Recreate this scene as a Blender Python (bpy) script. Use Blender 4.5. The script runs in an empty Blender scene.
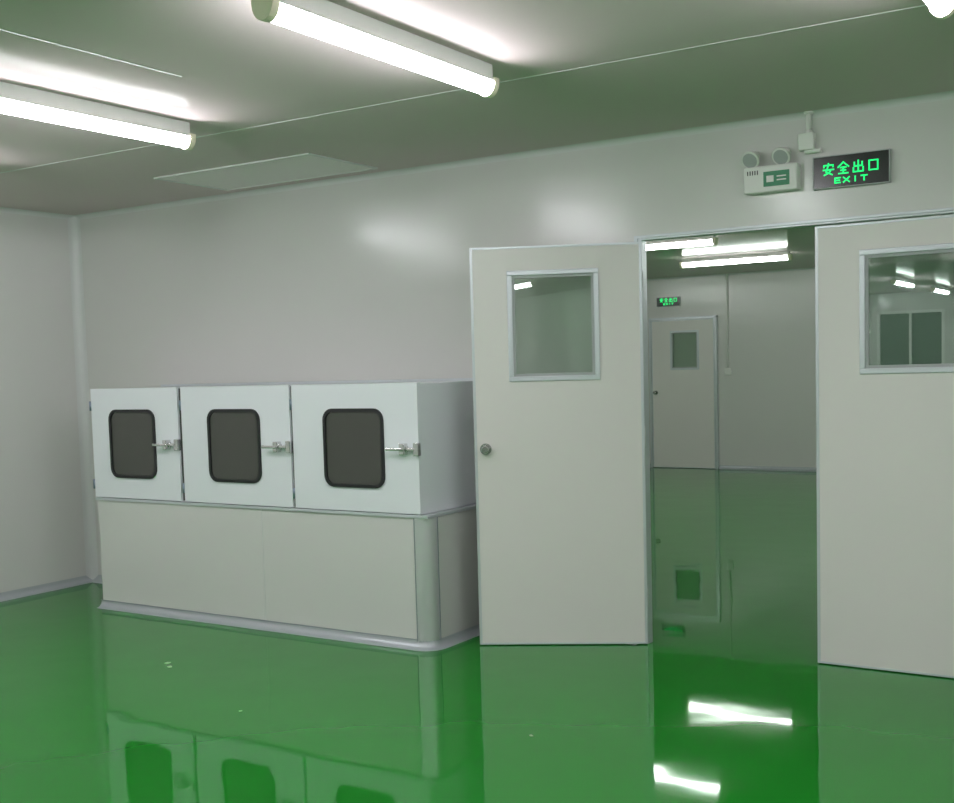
import bpy, bmesh
from math import *
from mathutils import Vector, Matrix
S=bpy.context.scene; COL=S.collection
S.view_settings.view_transform='Standard'
# ------------------------------------------------------------ materials
def mat(name,col,rough=.5,metal=0,spec=.5,emis=None,es=0,coat=0,noise=None,bump=None,coatr=.03,tint=None,ior=1.5):
    m=bpy.data.materials.new(name);m.use_nodes=True;nt=m.node_tree;b=nt.nodes['Principled BSDF']
    b.inputs['Base Color'].default_value=(*col,1);b.inputs['Roughness'].default_value=rough
    b.inputs['Metallic'].default_value=metal;b.inputs['Specular IOR Level'].default_value=spec;b.inputs['IOR'].default_value=ior
    b.inputs['Coat Weight'].default_value=coat;b.inputs['Coat Roughness'].default_value=coatr
    if tint:b.inputs['Specular Tint'].default_value=(*tint,1)
    if emis: b.inputs['Emission Color'].default_value=(*emis,1);b.inputs['Emission Strength'].default_value=es
    tc=nt.nodes.new('ShaderNodeTexCoord')
    if noise: # (scale, amount)
        n=nt.nodes.new('ShaderNodeTexNoise');n.inputs['Scale'].default_value=noise[0];n.inputs['Detail'].default_value=4
        nt.links.new(tc.outputs['Object'],n.inputs['Vector'])
        r=nt.nodes.new('ShaderNodeMix');r.data_type='RGBA'
        a=noise[1]
        r.inputs[6].default_value=(*[c*(1-a) for c in col],1);r.inputs[7].default_value=(*[min(1,c*(1+a)) for c in col],1)
        nt.links.new(n.outputs['Fac'],r.inputs[0]);nt.links.new(r.outputs[2],b.inputs['Base Color'])
    if bump: # scale(vec), strength, dist
        mp=nt.nodes.new('ShaderNodeMapping');mp.inputs['Scale'].default_value=bump[0]
        n2=nt.nodes.new('ShaderNodeTexNoise');n2.inputs['Scale'].default_value=1;n2.inputs['Detail'].default_value=2
        bp=nt.nodes.new('ShaderNodeBump');bp.inputs['Strength'].default_value=bump[1];bp.inputs['Distance'].default_value=bump[2]
        nt.links.new(tc.outputs['Object'],mp.inputs[0]);nt.links.new(mp.outputs[0],n2.inputs['Vector'])
        nt.links.new(n2.outputs['Fac'],bp.inputs['Height']);nt.links.new(bp.outputs[0],b.inputs['Normal'])
        if coat: nt.links.new(bp.outputs[0],b.inputs['Coat Normal'])
    return m
M={}
M['wall']=mat('wall_panel',(.64,.635,.615),.21,spec=.5,noise=(.8,.03),bump=((.7,.7,3.5),.25,.02))
def ceilmat():
    # satin-painted steel panel: diffuse, with a gloss that only appears at grazing angles
    m=bpy.data.materials.new('ceiling_panel');m.use_nodes=True;nt=m.node_tree;nt.nodes.clear()
    o=nt.nodes.new('ShaderNodeOutputMaterial');d=nt.nodes.new('ShaderNodeBsdfDiffuse');d.inputs[0].default_value=(.66,.56,.57,1)
    g=nt.nodes.new('ShaderNodeBsdfGlossy');g.inputs['Roughness'].default_value=.11;g.inputs[0].default_value=(.95,1,.95,1)
    lw=nt.nodes.new('ShaderNodeLayerWeight');lw.inputs['Blend'].default_value=.5
    p=nt.nodes.new('ShaderNodeMath');p.operation='POWER';p.inputs[1].default_value=17
    nt.links.new(lw.outputs['Facing'],p.inputs[0])
    x=nt.nodes.new('ShaderNodeMixShader');nt.links.new(p.outputs[0],x.inputs[0]);nt.links.new(d.outputs[0],x.inputs[1]);nt.links.new(g.outputs[0],x.inputs[2])
    tc=nt.nodes.new('ShaderNodeTexCoord');n=nt.nodes.new('ShaderNodeTexNoise');n.inputs['Scale'].default_value=.8
    bp=nt.nodes.new('ShaderNodeBump');bp.inputs['Strength'].default_value=.1;bp.inputs['Distance'].default_value=.01
    nt.links.new(tc.outputs['Object'],n.inputs['Vector']);nt.links.new(n.outputs['Fac'],bp.inputs['Height']);nt.links.new(bp.outputs[0],g.inputs['Normal'])
    nt.links.new(x.outputs[0],o.inputs[0]);return m
M['ceil']=ceilmat()
M['floor']=mat('epoxy_floor',(.009,.195,.015),.04,spec=.5,ior=1.38,tint=(.38,1,.44),noise=(.7,.08),bump=((1.6,1.6,1.6),.25,.01))
M['door']=mat('door_skin',(.73,.70,.68),.35,spec=.4,noise=(1.5,.015))
M['alu']=mat('aluminium',(.60,.63,.66),.35,metal=.35)
M['alud']=mat('aluminium_dark_edge',(.30,.33,.36),.4,metal=.4)
M['post']=mat('brushed_aluminium',(.72,.70,.74),.38,metal=.7)
M['coving']=mat('coving_plastic',(.42,.45,.47),.3,metal=.2)
M['gasket']=mat('grey_gasket',(.38,.40,.40),.5)
M['enamel']=mat('white_enamel',(.78,.80,.84),.28)
M['gap']=mat('dark_gap',(.06,.06,.06),.7)
M['rubber']=mat('black_rubber',(.012,.012,.014),.45)
M['dglass']=mat('glass_dim_interior',(.068,.068,.060),.06,spec=.6)  # opaque; dark colour stands in for the dim box interior behind the pane
M['pane']=mat('pane_grey_green',(.16,.22,.18),.1)
M['chrome']=mat('chrome',(.7,.7,.7),.18,metal=1)
M['cream']=mat('cream_plastic',(.86,.79,.62),.4)
M['white']=mat('white_plastic',(.75,.75,.72),.4)
M['tube']=mat('tube_diffuser',(.9,.9,.95),.3,emis=(.97,.96,1.0),es=52)
M['tube_dim']=mat('tube_diffuser_dim',(.9,.9,.95),.3,emis=(.95,1.0,.96),es=29)  # weaker emission for the far-room lamps, keeps that room darker
M['black']=mat('sign_black',(.006,.012,.008),.2)
M['green']=mat('sign_green',(.0,.3,.08),.4,emis=(.0,.75,.16),es=1.5)
M['greenlab']=mat('label_green',(.02,.22,.10),.4)
M['vent']=mat('vent_white',(.78,.74,.73),.45)
M['joint']=mat('joint_strip',(.62,.63,.62),.4)
M['hinge']=mat('hinge_metal',(.25,.30,.38),.35,metal=.6)
M['litter']=mat('litter',(.35,.5,.3),.7)
def glassmat(name,tr,fac):
    m=bpy.data.materials.new(name);m.use_nodes=True;nt=m.node_tree;nt.nodes.clear()
    o=nt.nodes.new('ShaderNodeOutputMaterial');t=nt.nodes.new('ShaderNodeBsdfTransparent');t.inputs[0].default_value=(*tr,1)
    g=nt.nodes.new('ShaderNodeBsdfGlossy');g.inputs['Roughness'].default_value=.01;g.inputs[0].default_value=(.8,.9,.85,1)
    x=nt.nodes.new('ShaderNodeMixShader');x.inputs[0].default_value=fac
    nt.links.new(t.outputs[0],x.inputs[1]);nt.links.new(g.outputs[0],x.inputs[2]);nt.links.new(x.outputs[0],o.inputs[0]);return m
M['glass']=glassmat('window_glass',(.84,.90,.85),.10)
M['glass2']=glassmat('window_glass_tinted',(.42,.50,.45),.34)
# ------------------------------------------------------------ mesh helpers
def obj(name,bm,m,parent=None,bevel=0,smooth=False,mtx=None):
    me=bpy.data.meshes.new(name);bmesh.ops.recalc_face_normals(bm,faces=bm.faces);bm.to_mesh(me);bm.free()
    me.materials.append(M[m])
    if smooth:
        for p in me.polygons:p.use_smooth=True
    o=bpy.data.objects.new(name,me);COL.objects.link(o)
    if parent:o.parent=parent
    if bevel:
        b=o.modifiers.new('bevel','BEVEL');b.width=bevel;b.segments=2;b.limit_method='ANGLE'
    if mtx is not None:o.matrix_local=mtx
    return o
def addbox(bm,x0,x1,y0,y1,z0,z1):
    r=bmesh.ops.create_cube(bm,size=1)
    bmesh.ops.scale(bm,vec=(x1-x0,y1-y0,z1-z0),verts=r['verts']);bmesh.ops.translate(bm,vec=((x0+x1)/2,(y0+y1)/2,(z0+z1)/2),verts=r['verts'])
def boxes(name,m,L,parent=None,bevel=0,mtx=None):
    bm=bmesh.new()
    for b in L:addbox(bm,*b)
    return obj(name,bm,m,parent,bevel,mtx=mtx)
def addcyl(bm,c,axis,r,h,r2=None,seg=24):
    q=Vector((0,0,1)).rotation_difference(Vector(axis)).to_matrix().to_4x4()
    bmesh.ops.create_cone(bm,cap_ends=True,segments=seg,radius1=r,radius2=r if r2 is None else r2,depth=h,matrix=Matrix.Translation(c)@q)
def cyl(name,m,L,parent=None,bevel=0,mtx=None):
    bm=bmesh.new()
    for a in L:addcyl(bm,*a)
    o=obj(name,bm,m,parent,bevel,mtx=mtx)
    for p in o.data.polygons:
        if len(p.vertices)==4:p.use_smooth=True
    return o
def empty(name,loc=(0,0,0),rz=0):
    e=bpy.data.objects.new(name,None);e.empty_display_size=.1;COL.objects.link(e);e.location=loc;e.rotation_euler=(0,0,rz);return e
def extrude_profile(bm,prof,p0,p1,ax,up=Vector((0,0,1))):
    """sweep 2-D profile [(a,b)] (a along ax, b along up) from p0 to p1"""
    ax=Vector(ax);up=Vector(up)
    A=[bm.verts.new(Vector(p0)+ax*a+up*b) for a,b in prof];B=[bm.verts.new(Vector(p1)+ax*a+up*b) for a,b in prof]
    n=len(prof)
    for i in range(n):
        j=(i+1)%n;bm.faces.new((A[i],A[j],B[j],B[i]))
    bm.faces.new(A);bm.faces.new(B[::-1])
def cove(r,n=6,t=.0):
    # concave fillet filling the corner between two planes meeting at (0,0)
    return [(0,0),(r,0)]+[(r-r*sin(a),r-r*cos(a)) for a in [i*pi/2/n for i in range(1,n)]]+[(0,r)]
def rrect(w,h,r,n=6):
    P=[]
    for cx,cy,a0 in((w/2-r,h/2-r,0),(-w/2+r,h/2-r,90),(-w/2+r,-h/2+r,180),(w/2-r,-h/2+r,270)):
        for i in range(n+1):
            a=radians(a0+90*i/n);P.append((cx+r*cos(a),cy+r*sin(a)))
    return P
def ring(bm,outer,inner,y0,y1,cx,cz):
    n=len(outer);V={}
    for k,(pr,y) in enumerate(((outer,y0),(inner,y0),(outer,y1),(inner,y1))):
        V[k]=[bm.verts.new((cx+a,y,cz+b)) for a,b in pr]
    for i in range(n):
        j=(i+1)%n
        bm.faces.new((V[0][i],V[0][j],V[1][j],V[1][i]));bm.faces.new((V[2][i],V[2][j],V[3][j],V[3][i]))
        bm.faces.new((V[0][i],V[0][j],V[2][j],V[2][i]));bm.faces.new((V[1][i],V[1][j],V[3][j],V[3][i]))
def plate(bm,pr,y0,y1,cx,cz):
    A=[bm.verts.new((cx+a,y0,cz+b)) for a,b in pr];B=[bm.verts.new((cx+a,y1,cz+b)) for a,b in pr];n=len(pr)
    bm.faces.new(A);bm.faces.new(B[::-1])
    for i in range(n):bm.faces.new((A[i],A[(i+1)%n],B[(i+1)%n],B[i]))
# ------------------------------------------------------------ room shell
H=2.634; XR=9.6; YF=-17.0; YB=9.52; XL2=-2.5; T=.06
DX0,DX1,DH=4.375,6.20,2.12   # door opening in the back wall
boxes('floor','floor',[(XL2-.1,XR+.1,YF-.1,YB+.1,-.1,0)])
boxes('ceiling','ceil',[(XL2-.1,XR+.1,YF-.1,YB+.1,H,H+.1)])
boxes('wall_back','wall',[(XL2,DX0,0,T,0,H),(DX1,XR,0,T,0,H),(DX0,DX1,0,T,DH,H)])
boxes('wall_left','wall',[(-.1,0,YF,0,0,H)])
boxes('wall_right','wall',[(XR,XR+.1,YF,YB,0,H)])
boxes('wall_far','wall',[(XL2,XR,YB,YB+.1,0,H)])
boxes('wall_far_left','wall',[(XL2-.1,XL2,T,YB,0,H)])
# front wall (behind camera) with window openings
wz0,wz1=1.0,2.3
WX=[(.2,1.3),(1.5,2.7),(2.9,4.1),(4.3,5.5)]
L=[(0,XR,YF-.1,YF,0,wz0),(0,XR,YF-.1,YF,wz1,H)]
xs=[0]+[v for w in WX for v in w]+[XR]
for i in range(0,len(xs),2):L.append((xs[i],xs[i+1],YF-.1,YF,wz0,wz1))
boxes('wall_front','wall',L)
for i,(a,b) in enumerate(WX):
    e=empty('window_%d'%(i+1),(a,YF,0))
    w=b-a
    boxes('frame','white',[(0,w,-.07,.01,wz0,wz0+.05),(0,w,-.07,.01,wz1-.05,wz1),(0,.05,-.07,.01,wz0,wz1),(w-.05,w,-.07,.01,wz0,wz1),(w/2-.02,w/2+.02,-.07,.01,wz0,wz1)],e)
    boxes('pane','pane',[(.03,w-.03,-.05,-.04,wz0+.03,wz1-.03)],e)
# coving / trims
bm=bmesh.new()
extrude_profile(bm,cove(.05),(0,YF,0),(0,0,0),(1,0,0));obj('baseboard_left',bm,'coving',smooth=False)
bm=bmesh.new()
for a,b in((0,.84),(3.44,DX0-.03),(DX1+.03,XR)):extrude_profile(bm,cove(.05),(a,0,0),(b,0,0),(0,-1,0))
obj('baseboard_back',bm,'coving')
bm=bmesh.new();extrude_profile(bm,cove(.05),(XL2,YB,0),(.2,YB,0),(0,-1,0));extrude_profile(bm,cove(.05),(1.2,YB,0),(XR,YB,0),(0,-1,0));obj('baseboard_far',bm,'coving')
bm=bmesh.new();extrude_profile(bm,cove(.06),(0,0,0),(0,0,H),(1,0,0),(0,-1,0));obj('trim_corner',bm,'joint',smooth=False)
bm=bmesh.new();extrude_profile(bm,[(a,-b) for a,b in cove(.03)],(0,0,H),(XR,0,H),(0,-1,0));obj('trim_ceiling_back',bm,'joint')
bm=bmesh.new();extrude_profile(bm,[(a,-b) for a,b in cove(.03)],(0,YF,H),(0,0,H),(1,0,0));obj('trim_ceiling_left',bm,'joint')
bm=bmesh.new();extrude_profile(bm,[(a,-b) for a,b in cove(.03)],(XL2,YB,H),(XR,YB,H),(0,-1,0));obj('trim_ceiling_far',bm,'joint')
boxes('trim_ceiling_joint','joint',[(0,XR,-1.423,-1.415,H-.002,H),(3.50,3.508,-6,-2.28,H-.002,H),(0,XR,-6.01,-6,H-.002,H),(XL2,XR,3,3.01,H-.002,H)])
# door frame
boxes('trim_door_frame','alu',[(DX0-.02,DX0,-.006,T+.006,0,DH+.0),(DX1,DX1+.03,-.008,T+.008,0,DH),(DX0-.02,DX1+.02,-.006,T+.008,DH-.002,DH+.012),
   (DX0,DX0+.02,0,T,0,DH-.01),(DX1-.02,DX1,0,T,0,DH-.01),(DX0,DX1,0,T,DH-.012,DH-.002)],bevel=.002)
# ------------------------------------------------------------ doors
LW=.888;LH=2.10;LT=.042
def door(name,loc,rz,mirror,knob=True,w=LW,wx0=.20,ww=.474,h=LH,z0=.005,wz=(1.40,1.975),glass='glass'):
    """leaf in local coords: hinge at origin, extends +x, visible face at y=0, body to +y"""
    e=empty(name,loc,rz)
    s=-1 if mirror else 1
    def B(L):
        return [((a,b,c,d,f,g) if s>0 else (-b,-a,c,d,f,g)) for a,b,c,d,f,g in L]
    a,b=wx0,wx0+ww
    boxes('leaf_skin','door',B([(.014,a,.002,LT-.002,z0+.010,h-.012),(b,w-.014,.002,LT-.002,z0+.010,h-.012),(a,b,.002,LT-.002,z0+.010,wz[0]),(a,b,.002,LT-.002,wz[1],h-.012)]),e)
    boxes('edge_profile','alu',B([(0,.014,0,LT,z0,h),(w-.014,w,0,LT,z0,h),(.014,w-.014,0,LT,z0,z0+.010),(.014,w-.014,0,LT,h-.012,h)]),e,bevel=.001)
    f=.026
    boxes('window_frame','alu',B([(a,b,-.006,LT+.006,wz[0],wz[0]+f),(a,b,-.006,LT+.006,wz[1]-f,wz[1]),(a,a+f,-.006,LT+.006,wz[0]+f,wz[1]-f),(b-f,b,-.006,LT+.006,wz[0]+f,wz[1]-f)]),e,bevel=.003)
    boxes('window_gasket','gasket',B([(a+f,b-f,.002,LT-.002,wz[0]+f,wz[0]+f+.014),(a+f,b-f,.002,LT-.002,wz[1]-f-.014,wz[1]-f),(a+f,a+f+.014,.002,LT-.002,wz[0]+f+.014,wz[1]-f-.014),(b-f-.014,b-f,.002,LT-.002,wz[0]+f+.014,wz[1]-f-.014)]),e)
    boxes('window_pane',glass,B([(a+f+.005,b-f-.005,.006,.010,wz[0]+f+.005,wz[1]-f-.005)]),e)
    if knob:
        kx=s*(w-.06)
        cyl('knob','chrome',[((kx,-.004,1.05),(0,-1,0),.030,.01),((kx,-.025,1.05),(0,-1,0),.011,.04),((kx,-.048,1.05),(0,-1,0),.017,.014,.024),((kx,-.062,1.05),(0,-1,0),.024,.016,.016)],e)
        boxes('latch_plate','chrome',B([(w-.001,w+.002,.008,LT-.008,.98,1.12)]),e)
    cyl('hinges','joint',[((s*-.003,LT*.5,z),(0,0,1),.005,.10) for z in(.25,1.1,1.9)],e)
    return e
th=radians(27.211)
door('door_1',(4.399,-.012,0),th,True,wx0=.222)            # open leaf, swung back towards the wall
door('door_2',(6.175,-.002,0),0,True,knob=False,wx0=.888-.205-.474,glass='glass2')
# far room door + frame
d=door('door_3',(1.16,YB-.046,0),0,True,w=.92,wx0=.22,ww=.42,h=2.05,wz=(1.36,1.9))
boxes('trim_far_door_frame','alu',[(.205,.235,YB-.05,YB,0,2.08),(1.165,1.195,YB-.05,YB,0,2.08),(.205,1.195,YB-.05,YB,2.055,2.085)])
# ------------------------------------------------------------ pass box cabinet
pb=empty('pass_box_cabinet',(.835,0,0))
W=2.555;yf=-.617;zm=.715;zt=1.409
boxes('housing','enamel',[(0.004,W-.002,yf+.028,-.001,zm,zt-.004)],pb,bevel=.004)
boxes('top_flange','alu',[(0.0,W,-.03,-.001,zt-.004,zt+.012)],pb,bevel=.002)
boxes('ledge_strip','alu',[(-.002,W+.045,yf-.004,-.001,zm-.018,zm-.001)],pb,bevel=.002)
doors=[(0.0,.780,.375),(.812,1.672,1.235),(1.692,2.555,2.125)]
for i,(a,b,wc) in enumerate(doors):
    wc={0:.375,1:1.240,2:2.125}[i];cz=1.062;ws=.415
    # door slab with window hole: 4 boxes + rounded gasket covers the corners
    hw=ws/2-.02
    boxes('hatch_door_%d'%(i+1),'enamel',[(a,wc-hw,yf,yf+.026,zm+.004,zt),(wc+hw,b,yf,yf+.026,zm+.004,zt),(wc-hw,wc+hw,yf,yf+.026,zm+.004,cz-hw),(wc-hw,wc+hw,yf,yf+.026,cz+hw,zt)],pb)
    bm=bmesh.new();ring(bm,rrect(ws,ws+.015,.065),rrect(ws-.036,ws-.021,.05),yf-.009,yf+.004,wc,cz);obj('gasket_%d'%(i+1),bm,'rubber',pb)
    bm=bmesh.new();plate(bm,rrect(ws-.030,ws-.015,.05),yf-.001,yf+.006,wc,cz);obj('hatch_window_%d'%(i+1),bm,'dglass',pb)
    # hinges left
    cyl('hatch_hinges_%d'%(i+1),'hinge',[((a+.0-.008,yf+.002,z),(0,0,1),.009,.06) for z in(.80,1.30)],pb)
    # latch right
    hx=b-.085
    cyl('latch_boss_%d'%(i+1),'chrome',[((hx,yf-.012,cz),(0,-1,0),.022,.024),((hx,yf-.032,cz),(0,-1,0),.013,.02)],pb)
    boxes('latch_lever_%d'%(i+1),'chrome',[(hx-.10,hx+.012,yf-.046,yf-.034,cz-.008,cz+.008),(hx-.016,hx+.016,yf-.040,yf,cz-.030,cz+.030),(hx+.016,hx+.07,yf-.026,yf-.012,cz-.009,cz+.009)],pb,bevel=.004)
    boxes('latch_strike_%d'%(i+1),'chrome',[(b-.022,b+.012,yf-.022,yf+.004,cz-.034,cz+.034)],pb,bevel=.003)
# gaps between doors
boxes('door_gaps','gap',[(.780,.812,yf+.016,yf+.03,zm+.006,zt-.006),(1.672,1.692,yf+.016,yf+.03,zm+.006,zt-.006)],pb)
# base plinth
XB=W+.045;r=.075
boxes('base_panel','wall',[(.015,XB-r,yf+.005,-.001,.0,zm-.018),(XB-r-.01,XB-.006,yf+r,-.001,0,zm-.018)],pb)
boxes('base_seam','joint',[(1.425,1.428,yf+.003,yf+.006,.05,zm-.018)],pb)
# rounded corner post
bm=bmesh.new()
n=8;cx,cy=XB-r,yf+r
prof=[(cx-.012,yf-.002),]+[(cx+r*sin(i*pi/2/n),cy-r*cos(i*pi/2/n)) for i in range(n+1)]+[(XB+.0,cy+.012),(XB-.03,cy+.012),(cx-.012,yf+.03)]
A=[bm.verts.new((x,y,.0)) for x,y in prof];Bv=[bm.verts.new((x,y,zm-.018)) for x,y in prof]
for i in range(len(prof)):
    j=(i+1)%len(prof);bm.faces.new((A[i],A[j],Bv[j],Bv[i]))
bm.faces.new(A);bm.faces.new(Bv[::-1]);o=obj('corner_post',bm,'post',pb,smooth=True)
o.data.set_sharp_from_angle(angle=radians(30))
boxes('corner_post_flanges','alud',[(cx-.016,cx-.011,yf-.004,yf+.01,.04,zm-.018),(XB-.012,XB+.003,cy+.008,cy+.013,.04,zm-.018)],pb)
# skirting cove around the base, rounding the corner
bm=bmesh.new();cr=.045
path=[((0.0,yf+.005),(0,-1)),((cx,yf),(0,-1))]+[((cx+r*sin(a),cy-r*cos(a)),(sin(a),-cos(a))) for a in [i*pi/2/6 for i in range(1,6)]]+[((XB,cy),(1,0)),((XB,-.001),(1,0))]
pf=cove(cr);rings=[]
for (x,y),(nx,ny) in path:rings.append([bm.verts.new((x+nx*a,y+ny*a,b)) for a,b in pf])
for k in range(len(rings)-1):
    for i in range(len(pf)):
        j=(i+1)%len(pf);bm.faces.new((rings[k][i],rings[k][j],rings[k+1][j],rings[k+1][i]))
bm.faces.new(rings[0]);bm.faces.new(rings[-1][::-1]);obj('base_skirting',bm,'coving',pb)
boxes('skirting_lip','alud',[(0,cx,yf+.0005,yf+.004,cr-.002,cr+.003)],pb)
# ------------------------------------------------------------ fluorescent lamps
def lamp(c,along='y',L=1.25,tube='tube',dz=0):
    e=empty('fluorescent_lamp',(c[0],c[1],H),0 if along=='y' else pi/2)
    # local: long axis = y, z down from the ceiling
    zt_=-.066+dz
    boxes('housing','white',[(-.026,.026,-L/2+.01,L/2-.01,zt_+.010,0),(-.040,.040,-L/2+.01,L/2-.01,zt_,zt_+.010)],e,bevel=.002)
    bm=bmesh.new()
    w=.036;P=[(-w,0)]+[(-w*cos(a),-.048*sin(a)-.0) for a in [pi*i/10 for i in range(1,10)]]+[(w,0)]
    extrude_profile(bm,P,(0,-L/2+.02,zt_),(0,L/2-.02,zt_),(1,0,0));obj('diffuser',bm,tube,e)
    for sgn,nm in((-1,'end_cap_1'),(1,'end_cap_2')):
        bm=bmesh.new();w2=.042
        P=[(-w2,.014)]+[(-w2*cos(a),-.053*sin(a)) for a in [pi*i/10 for i in range(0,11)]]+[(w2,.014)]
        y0,y1=sorted((sgn*(L/2-.022),sgn*(L/2+.010)));extrude_profile(bm,P,(0,y0,zt_),(0,y1,zt_),(1,0,0));obj(nm,bm,'cream',e)
    return e
for yc in(-2.29,-5.8,-9.3):
    for x in(1.27,2.89,4.52,6.17,7.8):lamp((x,yc))
for yc in(-12.8,-15.6):
    for x in(1.27,2.89,4.52):lamp((x,yc))
for yc in(2.5,4.72,6.93):
    for x in(-.1,2.38,5.1,7.7):lamp((x,yc),'x',tube='tube_dim',dz=.02)
# ------------------------------------------------------------ ceiling vent
v=empty('ceiling_vent',(1.66,-.76,H))
w,h=1.18,.60
boxes('frame','joint',[(0,w,0,.012,-.010,0),(0,w,h-.012,h,-.010,0),(0,.012,.012,h-.012,-.010,0),(w-.012,w,.012,h-.012,-.010,0)],v,bevel=.002)
boxes('diffuser_plate','vent',[(.012,w-.012,.012,h-.012,-.006,0)],v)
# ------------------------------------------------------------ exit signs
def strokes(bm,S_,ox,oz,w,h,t,y0,y1):
    for pl in S_:
        for (a,b),(c,d) in zip(pl[:-1],pl[1:]):
            p=Vector((ox+a*w,0,oz+b*h));q=Vector((ox+c*w,0,oz+d*h));dv=(q-p);L=dv.length;dv/=L;n=Vector((-dv.z,0,dv.x))*t/2;p2=p-dv*t*.4;q2=q+dv*t*.4
            A=[bm.verts.new((k.x,y0,k.z)) for k in(p2-n,q2-n,q2+n,p2+n)];B=[bm.verts.new((k.x,y1,k.z)) for k in(p2-n,q2-n,q2+n,p2+n)]
            bm.faces.new(A);bm.faces.new(B[::-1])
            for i in range(4):bm.faces.new((A[i],A[(i+1)%4],B[(i+1)%4],B[i]))
CH=[[[(.5,1),(.5,.88)],[(.08,.70),(.08,.85),(.92,.85),(.92,.70)],[(.02,.45),(.98,.45)],[(.45,.74),(.28,.28),(.84,.0)],[(.72,.45),(.55,.18),(.1,.0)]],
 [[(.02,.58),(.5,1),(.98,.58)],[(.25,.54),(.75,.54)],[(.28,.29),(.72,.29)],[(.08,.02),(.92,.02)],[(.5,.54),(.5,.02)]],
 [[(.5,1),(.5,.04)],[(.15,.86),(.15,.53),(.85,.53),(.85,.86)],[(.06,.4),(.06,.04),(.94,.04),(.94,.4)]],
 [[(.12,.88),(.88,.88),(.88,.06),(.12,.06),(.12,.88)]]]
LT_=[[[(.9,1),(.1,1),(.1,0),(.9,0)],[(.1,.5),(.8,.5)]],[[(.05,1),(.95,0)],[(.95,1),(.05,0)]],[[(.5,1),(.5,0)]],[[(.05,1),(.95,1)],[(.5,1),(.5,0)]]]
def exit_sign(x,y,z,w=.35,h=.15):
    e=empty('exit_sign',(x,y,z))
    boxes('case','black',[(.004,w-.004,-.022,0,.004,h-.004)],e)
    boxes('rim','gasket',[(0,w,-.026,0,0,.004),(0,w,-.026,0,h-.004,h),(0,.004,-.026,0,.004,h-.004),(w-.004,w,-.026,0,.004,h-.004)],e)
    bm=bmesh.new()
    for i,c in enumerate(CH):strokes(bm,c,.048+i*.068,.062,.050,.052,.0062,-.025,-.022)
    for i,c in enumerate(LT_):strokes(bm,c,.100+i*.040,.022,.030,.022,.0060,-.025,-.022)
    obj('lettering',bm,'green',e);return e
exit_sign(5.285,0,2.268)
exit_sign(.32,YB,2.24,.345,.13)
# conduit & junction box
cp=empty('conduit_pipe',(5.265,0,0))
cyl('pipe','white',[((0,-.014,2.585),(0,0,1),.013,.098)],cp)
boxes('junction_box','white',[(-.045,.03,-.04,0,2.455,2.535),(-.02,.06,-.028,0,2.44,2.46)],cp,bevel=.006)
cyl('collar','white',[((0,-.014,2.54),(0,0,1),.018,.02),((0,-.014,H-.006),(0,0,1),.022,.012)],cp)
# emergency light
em=empty('emergency_light',(4.96,0,2.277))
boxes('case','white',[(0,.262,-.06,0,0,.125)],em,bevel=.008)
boxes('label','greenlab',[(.10,.225,-.062,-.06,.025,.095)],em)
boxes('label_text','white',[(.115,.150,-.064,-.062,.045,.075),(.165,.21,-.064,-.062,.066,.072),(.165,.21,-.064,-.062,.049,.055)],em)
boxes('vents','gap',[(.02+.012*i,.025+.012*i,-.0615,-.06,.085,.105) for i in range(5)],em)
for i,x in enumerate((.04,.19)):
    ax=(-.15,-.85,-.5);A_=Vector(ax).normalized();c0=Vector((x,-.035,.172))
    cyl('bracket_%d'%(i+1),'white',[((x,-.03,.135),(0,0,1),.012,.03)],em)
    cyl('lamp_head_%d'%(i+1),'white',[(tuple(c0),ax,.026,.045,.042),(tuple(c0+A_*.027),ax,.045,.012)],em)
    cyl('lamp_lens_%d'%(i+1),'gasket',[(tuple(c0+A_*.034),ax,.036,.004)],em)
# far wall conduit + switch
sw=empty('light_switch',(1.34,YB,0))
cyl('conduit','white',[((0,-.012,2.0),(0,0,1),.012,1.27)],sw)
boxes('switch_plate','white',[(-.045,.045,-.03,0,1.28,1.37)],sw,bevel=.004)
# small litter on the floor
bm=bmesh.new()
import random
random.seed(3)
for x,y,s in((2.35,-1.45,.02),(2.42,-1.5,.015),(3.3,-1.9,.008),(4.6,-1.6,.008)):
    P=[(x+s*cos(a)*random.uniform(.6,1.3),y+s*sin(a)*random.uniform(.6,1.3)) for a in [i*pi/3 for i in range(6)]]
    A=[bm.verts.new((a,b,.0)) for a,b in P];B=[bm.verts.new((a,b,.003)) for a,b in P];bm.faces.new(A);bm.faces.new(B[::-1])
    for i in range(6):bm.faces.new((A[i],A[(i+1)%6],B[(i+1)%6],B[i]))
obj('floor_litter',bm,'litter')
# ------------------------------------------------------------ world + camera
w=bpy.data.worlds.new('world');S.world=w;w.use_nodes=True;w.node_tree.nodes['Background'].inputs[0].default_value=(.5,.55,.5,1);w.node_tree.nodes['Background'].inputs[1].default_value=.05
yaw,pitch,roll=map(radians,(32.572,4.165,1.573))
fw=Vector((-sin(yaw)*cos(pitch),cos(yaw)*cos(pitch),-sin(pitch)));rt=Vector((cos(yaw),sin(yaw),0));up=rt.cross(fw)
r2=rt*cos(roll)-up*sin(roll);u2=up*cos(roll)+rt*sin(roll)
cd=bpy.data.cameras.new('camera');cam=bpy.data.objects.new('camera',cd);COL.objects.link(cam)
mm=Matrix((r2,u2,-fw)).transposed().to_4x4();mm.translation=(6.897,-5.541,1.485);cam.matrix_world=mm
cd.sensor_fit='HORIZONTAL';cd.sensor_width=36;cd.lens=36*1158.753/954;cd.shift_y=(450.855-401.5)/954;cd.clip_start=.05
S.camera=cam
